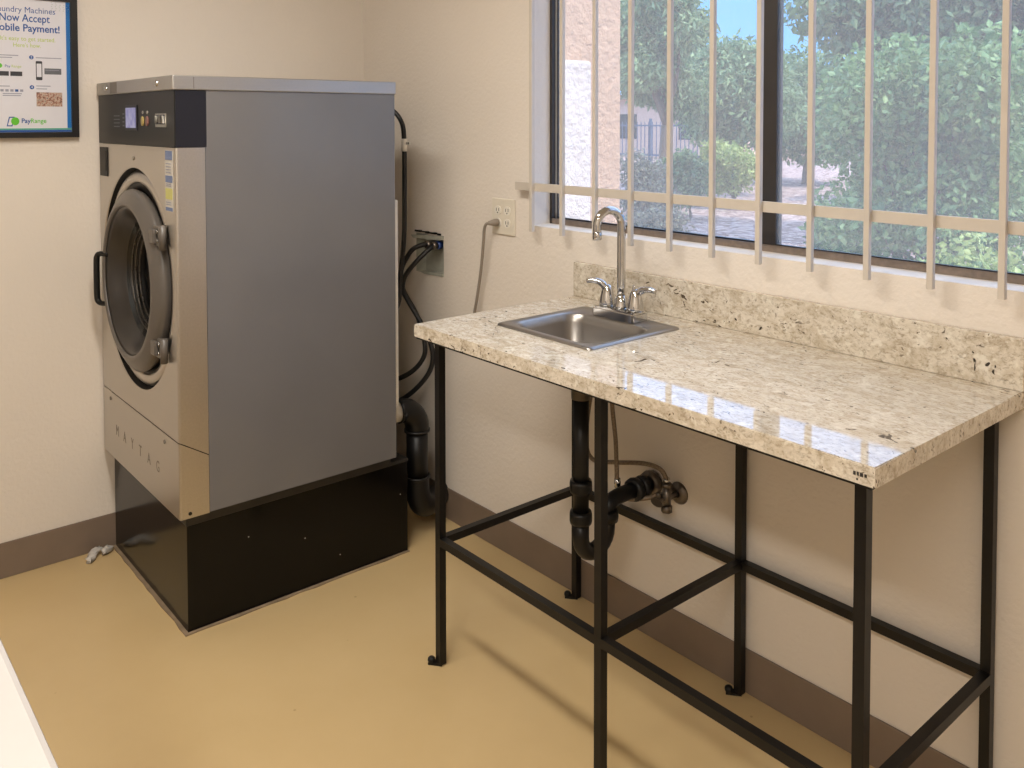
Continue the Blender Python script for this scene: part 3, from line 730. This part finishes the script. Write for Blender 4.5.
# stop valve
sv = thing('stop_valve', 'chrome stop valve on the wall under the countertop', 'valve', (1.618, 0, .435))
vx, vz = 1.622, .436
b = B(); lathe(b, [(.01, .0005), (.03, .0005), (.029, .004), (.018, .011), (.01, .012)], (vx, 0, vz), V((0,-1,0)), 24); obj('escutcheon', b, 'brass', sv)
b = B(); cyl(b, (vx, -.006, vz), (vx, -.06, vz), .008, 12); cyl(b, (vx, -.052, vz-.022), (vx, -.052, vz+.03), .012, 12); cyl(b, (vx, -.052, vz+.03), (vx, -.052, vz+.042), .0135, 6); cyl(b, (vx, -.052, vz-.036), (vx, -.052, vz-.018), .015, 6); obj('valve_body', b, 'brass', sv)
b = B(); cyl(b, (vx, -.06, vz), (vx, -.085, vz), .006, 10); prism(b, [(vx+.02*math.cos(2*PI*k/20), vz+.011*math.sin(2*PI*k/20)) for k in range(20)], lambda p, q, h: V((p, -.085-h, q)), .008); obj('valve_handle', b, 'brass', sv)
b = B(); box(b, vx-.0225, vx-.012, -.062, -.044, vz-.008, vz+.01, .002); cyl(b, (vx-.022, -.053, vz), (vx-.03, -.053, vz), .009, 10); obj('side_outlet', b, 'brass', sv)
t = thing('supply_hose', 'braided supply hose curving left from the stop valve', 'hose', (vx, -.052, vz), 'sink supply hoses')
b = B(); tube(b, [(vx, -.052, vz+.043), (1.62, -.054, .492), (1.603, -.06, .512), (1.56, -.075, .517), (1.47, -.09, .497), (1.4, -.1, .485), (1.37, -.1, .52), (1.375, -.1, .60), (1.40, -.105, .70), (1.44, -.12, .8), (1.487, -.146, .875)], .0062, 10, True, 8); obj('tubing', b, 'braid', t)
b = B(); cyl(b, (vx, -.052, vz+.043), (vx, -.0525, vz+.054), .0095, 10); obj('nut', b, 'chrome', t)
t = thing('supply_hose', 'tan supply hose hanging straight down under the sink', 'hose', (1.51, -.1, .41), 'sink supply hoses')
b = B(); tube(b, [(vx-.031, -.053, vz), (1.57, -.07, .425), (1.53, -.105, .42), (1.512, -.122, .45), (1.508, -.123, .50), (1.503, -.122, .575), (1.49, -.122, .667), (1.493, -.13, .76), (1.56, -.145, .85), (1.587, -.146, .875)], .0062, 10, True, 8); obj('tubing', b, 'braid', t)
b = B(); lathe(b, [(.0064, -.012), (.009, -.012), (.009, .012), (.0064, .012)], (1.511, -.1225, .462), V((0,0,1)), 10); obj('nut', b, 'chrome', t)

# ------------------------------------------------------------------ poster
PY0, PY1, PZ0, PZ1 = -1.40, -1.074, 1.384, 1.84
po = thing('framed_poster', 'black framed payment instructions poster on the left wall', 'poster', (0, -1.237, PZ0))
FW = .021
b = B()
for q in ((PY0, PY0+FW, PZ0, PZ1), (PY1-FW, PY1, PZ0, PZ1), (PY0+FW, PY1-FW, PZ0, PZ0+.017), (PY0+FW, PY1-FW, PZ1-FW, PZ1)):
    box(b, .0005, .022, *q)
obj('frame', b, 'black_frame', po)
b = B(); box(b, .0008, .014, PY0+FW+.0003, PY1-FW-.0003, PZ0+.0173, PZ1-FW-.0003); pr = obj('print', b, 'paper', po)
px = .0141
def flat(name, y0, y1, z0, z1, m, d=.0003): return obj(name, box(B(), px, px+d, y0, y1, z0, z1), m, pr)
flat('blue_border', PY1-FW-.0125, PY1-FW-.0005, PZ0+.03, PZ1-FW-.001, 'blue')
flat('blue_border', PY0+FW+.0005, PY0+FW+.0125, PZ0+.03, PZ1-FW-.001, 'blue')
flat('blue_border', PY0+FW+.0005, PY1-FW-.0005, PZ0+.0176, PZ0+.0245, 'royal')
flat('teal_line', PY0+FW+.0005, PY1-FW-.0005, PZ0+.025, PZ0+.0295, 'teal')
def ptext(s, yc, z, size, m, align='CENTER', sx=1.0, bold=0): return text('text_line', s, m, pr, (px+.0003, yc, z), size, ROT_LEFTWALL, sx, .0002, align, bold)
PCY = -1.2215
ptext('Laundry Machines', -1.137, 1.776, .026, 'royal', 'RIGHT', .92, 0)
ptext('Now Accept', -1.154, 1.748, .034, 'royal', 'RIGHT', .81, .0004)
ptext('Mobile Payment!', -1.124, 1.7175, .032, 'royal', 'RIGHT', .9, .0006)
ptext("It's easy to get started.", -1.138, 1.688, .019, 'lime', 'RIGHT', .9)
ptext("Here's how.", -1.18, 1.668, .019, 'lime', 'RIGHT', .85)
for k in range(26):
    flat('dot', -1.15+.0115*(k % 6)+.002*(k//6 % 2), -1.1465+.0115*(k % 6)+.002*(k//6 % 2), 1.788+.006*(k//6), 1.7905+.006*(k//6), 'pale_dot')
def circ(yc, zc, r, m, name='step_badge', d=.0003):
    b = B(); prism(b, [(yc+r*math.cos(2*PI*k/24), zc+r*math.sin(2*PI*k/24)) for k in range(24)], lambda p, q, h: V((px+h, p, q)), d); return obj(name, b, m, pr)
circ(-1.2085, 1.637, .0065, 'royal'); circ(-1.2085, 1.543, .0065, 'royal')
text('text_line', '2', 'paper', pr, (px+.0005, -1.2085, 1.6335), .011, ROT_LEFTWALL, 1, .0002, 'CENTER')
text('text_line', '4', 'paper', pr, (px+.0005, -1.2085, 1.5395), .011, ROT_LEFTWALL, 1, .0002, 'CENTER')
for y0, y1, z in ((-1.196, -1.122, 1.6365), (-1.3, -1.245, 1.641), (-1.3, -1.262, 1.634), (-1.196, -1.155, 1.5475), (-1.196, -1.165, 1.5385), (-1.3, -1.27, 1.545), (-1.29, -1.237, 1.522), (-1.29, -1.24, 1.516)):
    flat('small_print', y0, y1, z-.0014, z+.0014, 'pale_ink')
circ(-1.297, 1.608, .0075, 'green', 'logo_disc')
text('text_line', 'Pay', 'royal', pr, (px+.0003, -1.283, 1.6035), .0115, ROT_LEFTWALL, 1, .0002)
text('text_line', 'Range', 'lime', pr, (px+.0003, -1.265, 1.6035), .0115, ROT_LEFTWALL, 1, .0002)
flat('store_button', -1.30, -1.272, 1.577, 1.591, 'ink'); flat('store_button', -1.268, -1.235, 1.577, 1.591, 'ink')
# phone and reader
f = obj('phone_picture', (lambda b: prism(b, rrect(-1.1965, -1.178, 1.566, 1.626, .003, 3), lambda p, q, h: V((px+h, p, q)), .0003))(B()), 'ink', pr)
obj('phone_screen', box(B(), px+.0003, px+.0005, -1.194, -1.1805, 1.576, 1.618), 'paper', pr)
flat('reader_picture', -1.172, -1.123, 1.585, 1.604, 'device'); obj('reader_light', box(B(), px+.0003, px+.0005, -1.17, -1.13, 1.5975, 1.599), 'pale_ink', pr)
flat('photo_picture', -1.196, -1.1215, 1.483, 1.5275, 'print_photo')
for k in range(5): flat('icon', -1.296+.0135*k, -1.287+.0135*k, 1.528, 1.5355, 'royal' if k == 3 else 'pale_ink')
b = B(); prism(b, [(-1.281, 1.42), (-1.265, 1.42), (-1.258, 1.45), (-1.274, 1.45)], lambda p, q, h: V((px+h, p, q)), .0003); obj('logo_card', b, 'royal', pr)
b = B(); prism(b, [(-1.2775, 1.4235), (-1.267, 1.4235), (-1.2615, 1.4465), (-1.2715, 1.4465)], lambda p, q, h: V((px+.0003+h, p, q)), .0002); obj('logo_card_face', b, 'paper', pr)
b = B(); prism(b, [(-1.257+.0115*math.cos(2*PI*k/24), 1.436+.0125*math.sin(2*PI*k/24)) for k in range(24)], lambda p, q, h: V((px+.0005+h, p, q)), .0002); obj('logo_disc', b, 'green', pr)
text('text_line', 'Pay', 'royal', pr, (px+.0003, -1.24, 1.4305), .0205, ROT_LEFTWALL, .92, .0002, 'LEFT', .0004)
text('text_line', 'Range', 'green', pr, (px+.0003, -1.2145, 1.4305), .0205, ROT_LEFTWALL, .92, .0002, 'LEFT', .0002)

# ------------------------------------------------------------------ small things
def paper(label, pts, r):
    b = B(); tube(b, pts, r, 9, True, 4)
    for v in b.verts: v.co += V((rnd.uniform(-1,1), rnd.uniform(-1,1), rnd.uniform(-.6,.6)))*.005; v.co.z = max(v.co.z, .0008)
    o = obj('crumpled_tissue', b, 'lint', base=(pts[0][0], pts[0][1], 0)); tag(o, label, 'paper scrap', 'scraps of tissue on the floor')
paper('crumpled grey tissue scrap touching the black plinth corner', [(.032, -1.0, .012), (.05, -1.02, .016), (.055, -1.036, .012)], [.006, .013, .008])
paper('crumpled grey tissue scrap farther from the plinth, on the floor', [(.03, -1.034, .018), (.045, -1.058, .016), (.075, -1.078, .009), (.082, -1.085, .006)], [.006, .012, .011, .005])

wa = thing('laundry_machine', 'white laundry machine top in the lower left corner', 'laundry machine', (2.14, -2.03, 0))
b = B(); box(b, 1.80, 2.49, -2.37, -1.71, .03, .96, .01); obj('cabinet', b, 'white_enamel', wa)
b = B(); box(b, 1.797, 2.493, -2.372, -1.7065, .9605, 1.0, .006); obj('top_panel', b, 'white_enamel', wa)
b = B(); box(b, 1.797, 2.493, -2.46, -2.3725, .93, 1.13, .01); obj('control_console', b, 'control_grey', wa)
b = B(); box(b, 1.90, 2.39, -2.29, -1.80, 1.0005, 1.008, .003); obj('loading_lid', b, 'white_enamel', wa)
for xx in (1.85, 2.44):
    for yy in (-2.32, -1.76):
        b = B(); cyl(b, (xx, yy, .0005), (xx, yy, .031), .02, 14); obj('foot', b, 'rubber', wa)

# ------------------------------------------------------------------ outdoors
GZ = -.04
struct('ground', box(B(), -40, 30, WT+.01, 60, GZ-.1, GZ), 'gravel')
b = B(); box(b, -.1, .3, .16, 1.213, GZ, 4.0)
bmesh.ops.bevel(b, geom=[e for e in b.edges if abs(e.verts[0].co.x-e.verts[1].co.x) < 1e-6 and abs(e.verts[0].co.y-e.verts[1].co.y) < 1e-6], offset=.02, segments=3, affect='EDGES')
struct('wall_outside', b, 'stucco')
b = B(); box(b, .3005, .36, .2, .945, GZ, 1.70, .012); tag(obj('sun_patch_slab', b, 'sun_patch', base=(.33, .7, GZ)), 'pale slab standing in for a sunlit patch on the peach wall outside', 'wall')  # added slab whose pale colour paints a patch of sun on the wall

def leaf_cloud(centers, n, size, elong=1.8, hang=0.0, droop=.3, seed=1):
    """centers: (cx,cy,cz,rx,ry,rz,weight)"""
    r = random.Random(seed); b = B(); W = [c[6] for c in centers]
    for c in r.choices(centers, W, k=n):
        # points biased to the shell of the ellipsoid
        d = V((r.gauss(0,1), r.gauss(0,1), r.gauss(0,1))).normalized(); q = r.random()**.38
        p = V((c[0]+d.x*c[3]*q, c[1]+d.y*c[4]*q, c[2]+d.z*c[5]*q))
        if p.z < GZ+.01: continue
        s = size*r.uniform(.6, 1.35)
        a = V((r.gauss(0,1), r.gauss(0,1), r.gauss(0,1)-droop-hang)).normalized()
        x, yv = frame_at(a); w = x*math.cos(t := r.uniform(0, 2*PI))+yv*math.sin(t)
        nrm = a.cross(w)
        L = a*s*elong; Wd = w*s*.5
        v0 = b.verts.new(p); v1 = b.verts.new(p+L*.45+Wd+nrm*s*.12); v2 = b.verts.new(p+L); v3 = b.verts.new(p+L*.45-Wd+nrm*s*.12)
        b.faces.new((v0, v1, v2)); b.faces.new((v0, v2, v3))
    return b
def plant(name, label, cat, base, clusters, n, size, mat, stems, group=None, elong=1.8, hang=0, seed=1):
    t = thing(name, label, cat, base, group)
    obj('foliage', leaf_cloud(clusters, n, size, elong, hang, seed=seed), mat, t)
    b = B()
    for pts, rr in stems: tube(b, pts, rr, 8, True, 4)
    obj('trunk' if 'tree' in name else 'stem', b, 'bark', t)
    return t
def blob(cx, cy, cz, R, n, seed, r0=.45, flat_=1.0):
    r = random.Random(seed); out = []
    for k in range(n):
        d = V((r.gauss(0,1), r.gauss(0,1), r.gauss(0,1))).normalized()*r.random()**.5
        rad = R[0]*r0*r.uniform(.7, 1.2)
        out.append((cx+d.x*R[0]*.75, cy+d.y*R[1]*.75, cz+d.z*R[2]*.75, rad, rad, rad*.85*flat_, rad*rad))
    return out
def stems_to(base, clusters, r, seed, trunk_h):
    rr = random.Random(seed); out = []; bx, by, bz = base
    top = V((bx+rr.uniform(-.1,.1), by, bz+trunk_h))
    out.append(([(bx, by, bz-.02), (bx+.03, by, bz+trunk_h*.5), top], [r*1.25, r, r*.85]))
    for c in clusters[:10]:
        e = V((c[0], c[1], c[2])); m = top.lerp(e, .5)+V((rr.uniform(-.1,.1), 0, .1))
        out.append(([top, m, e], [r*.6, r*.4, r*.12]))
    return out
def ray(u, Y):     # spot on the ground plan seen in the direction of an image column
    k = (u-512)/879.4; dx = -.7634+.6463*k; dy = .6460+.7630*k
    t = (Y+1.849)/dy; return 3.1105+dx*t
def bush(label, u, Y, half_w, z0, z1, n, size, mat, seed, group='shrubs outside the window', elong=1.7):
    x = ray(u, Y); cz = (z0+z1)/2; cl = blob(x, Y, cz, (half_w, half_w*.8, (z1-z0)/2), 12, seed, .5)
    plant('shrub', label, 'shrub', (x, Y, GZ), cl, n, size, mat, stems_to((x, Y, GZ), cl, .02, seed, max(.15, z0*.8)), group, elong, 0, seed)
def tree(label, u, Y, R, cz, n, size, mat, seed, trunk_h, tr=.11, elong=2.2, hang=.4, nc=22, r0=.38):
    x = ray(u, Y); cl = blob(x, Y, cz, R, nc, seed, r0)
    plant('tree', label, 'tree', (x, Y, GZ), cl, n, size, mat, stems_to((x, Y, GZ), cl, tr, seed, trunk_h), 'trees outside the window', elong, hang, seed)
# big leafy shrub close on the right
bush('tall leafy shrub filling the right window pane', 920, 4.2, 1.0, .1, 2.1, 26000, .036, 'leaf_bright', 11)
bush('sunny low shrub in front of the tall leafy shrub', 1000, 3.2, .55, 0, .75, 6500, .028, 'leaf_yellow', 12)
bush('bushy shrub at the right end of the window', 1085, 6.3, .9, .1, 2.0, 6000, .05, 'leaf_bright', 13)
bush('low leafy shrub to the left of the tall shrub', 848, 5.4, .42, 0, .9, 5000, .036, 'leaf_mid', 14)
tree('large dark green tree rising behind the tall shrub', 962, 8.5, (2.0, 1.6, 1.75), 2.6, 38000, .056, 'leaf_mid', 21, 1.1)
tree('green tree seen right of the window mullion', 808, 16.5, (2.3, 1.5, 1.15), 1.9, 22000, .065, 'leaf_mid', 22, .9)
tree('feathery green tree filling the left window pane', 662, 9.5, (1.2, 1.1, 1.35), 2.75, 30000, .042, 'leaf_feather', 23, 1.4, .08, 3.4, .6)
tree('green tree behind the window mullion', 735, 13.0, (1.8, 1.3, 1.2), 2.15, 26000, .052, 'leaf_feather', 24, .9, .08, 3.0, .5)
tree('tall tree farther off at the right', 1090, 13, (2.6, 1.8, 2.0), 2.8, 12000, .09, 'leaf_mid', 25, 1.2)
bush('grey brown dry shrub next to the peach wall', 648, 7.2, .52, .02, 1.1, 5000, .035, 'leaf_dry', 31)
bush('low grey shrub close outside the left pane', 652, 5.6, .42, -.02, .55, 3500, .03, 'leaf_dry', 32)
bush('round mid green shrub in the left pane', 690, 8.6, .5, .05, 1.15, 5000, .045, 'leaf_mid', 33)
bush('yellow green shrub left of the window mullion', 735, 10.4, .65, .05, 1.2, 6000, .045, 'leaf_yellow', 34)
# iron fence and neighbouring house
fx0, fx1, fyy = ray(600, 19.5), ray(770, 19.5), 19.5
fe = thing('iron_fence', 'blue grey iron fence far behind the dry shrub', 'fence', ((fx0+fx1)/2, fyy, GZ))
for z in (.35, 1.28):
    b = B(); sqbar(b, (fx0, fyy, z), (fx1, fyy, z), .05, .05); obj('rail', b, 'iron', fe)
b = B()
nP = int((fx1-fx0)/.16)
for k in range(nP): sqbar(b, (fx0+(k+.5)*.16, fyy, GZ), (fx0+(k+.5)*.16, fyy, 1.4), .02)
obj('pickets', b, 'iron', fe)
for k in range(4):
    b = B(); xx = fx0+(fx1-fx0)*k/3; sqbar(b, (xx, fyy+.06, GZ), (xx, fyy+.06, 1.5), .07); obj('post', b, 'iron', fe)
hx0, hx1, hy = ray(560, 25), ray(735, 25), 25.0
ho = thing('house', 'pink stucco house far behind the iron fence', 'house', ((hx0+hx1)/2, hy, GZ))
b = B(); box(b, hx0, hx1, hy, hy+5, GZ, 2.3); obj('wall', b, 'pink_stucco', ho)
b = B(); box(b, hx0-.3, hx1+.3, hy-.3, hy+5.3, 2.3, 2.5); obj('roof', b, 'grout', ho)
for u in (628, 690):
    wx = ray(u, 25); b = B(); box(b, wx-.5, wx+.5, hy-.03, hy-.001, .7, 1.7); obj('window', b, 'frame', ho)

# ------------------------------------------------------------------ light
w = bpy.data.worlds.new('sky'); sc.world = w; w.use_nodes = True
nt = w.node_tree; nt.nodes.clear()
out = nt.nodes.new('ShaderNodeOutputWorld'); bg = nt.nodes.new('ShaderNodeBackground'); bg.inputs['Strength'].default_value = 4.2
tc = nt.nodes.new('ShaderNodeTexCoord'); sp = nt.nodes.new('ShaderNodeSeparateXYZ'); rp = nt.nodes.new('ShaderNodeValToRGB')
nt.links.new(tc.outputs['Generated'], sp.inputs[0]); nt.links.new(sp.outputs['Z'], rp.inputs[0])
e = rp.color_ramp.elements; e[0].position = 0; e[0].color = (.11, .25, .46, 1); e[1].position = .9; e[1].color = (.40, .56, .90, 1)
k = e.new(.14); k.color = (.09, .22, .44, 1)
k = e.new(.24); k.color = (.26, .48, .95, 1)
k = e.new(.45); k.color = (.42, .58, .92, 1)
nt.links.new(rp.outputs[0], bg.inputs[0]); nt.links.new(bg.outputs[0], out.inputs[0])
sun = bpy.data.lights.new('sun', 'SUN'); sun.energy = 5; sun.angle = .01; sun.color = (1, .95, .86)
so = bpy.data.objects.new('sun', sun); col.objects.link(so)
so.rotation_euler = V((.62, 0.0, .78)).to_track_quat('Z', 'Y').to_euler()
pl_ = bpy.data.lights.new('window_portal', 'AREA'); pl_.shape = 'RECTANGLE'; pl_.size = WX1-WX0; pl_.size_y = WZ1-WZ0; pl_.cycles.is_portal = True
po_ = bpy.data.objects.new('window_portal', pl_); col.objects.link(po_); po_.location = ((WX0+WX1)/2, .16, (WZ0+WZ1)/2); po_.rotation_euler = (-PI/2, 0, 0)

# ------------------------------------------------------------------ camera
cam = bpy.data.cameras.new('camera'); co = bpy.data.objects.new('camera', cam); col.objects.link(co)
yaw, pitch, roll = .7029, .0337, -.0009
fw = V((-math.cos(yaw), math.sin(yaw), 0)); rt = V((math.sin(yaw), math.cos(yaw), 0)); up = V((0,0,1))
F = fw*math.cos(pitch)-up*math.sin(pitch); U = up*math.cos(pitch)+fw*math.sin(pitch)
R_ = rt*math.cos(roll)+U*math.sin(roll); U_ = U*math.cos(roll)-rt*math.sin(roll)
m = Matrix((R_, U_, -F)).transposed().to_4x4(); m.translation = V((3.1105, -1.8491, 1.4361)); co.matrix_world = m
cam.sensor_width = 36; cam.lens = 879.39*36/1024; cam.shift_y = -(384-150.41)/1024; cam.clip_start = .02; cam.clip_end = 200
sc.camera = co
sc.view_settings.view_transform = 'Standard'; sc.view_settings.look = 'None'; sc.view_settings.gamma = 1
sc.view_settings.use_curve_mapping = False; sc.view_settings.exposure = 0
sc.cycles.max_bounces = 10; sc.cycles.transparent_max_bounces = 12
sc.cycles.sample_clamp_indirect = 4
try: sc.cycles.use_denoising = True
except Exception: pass
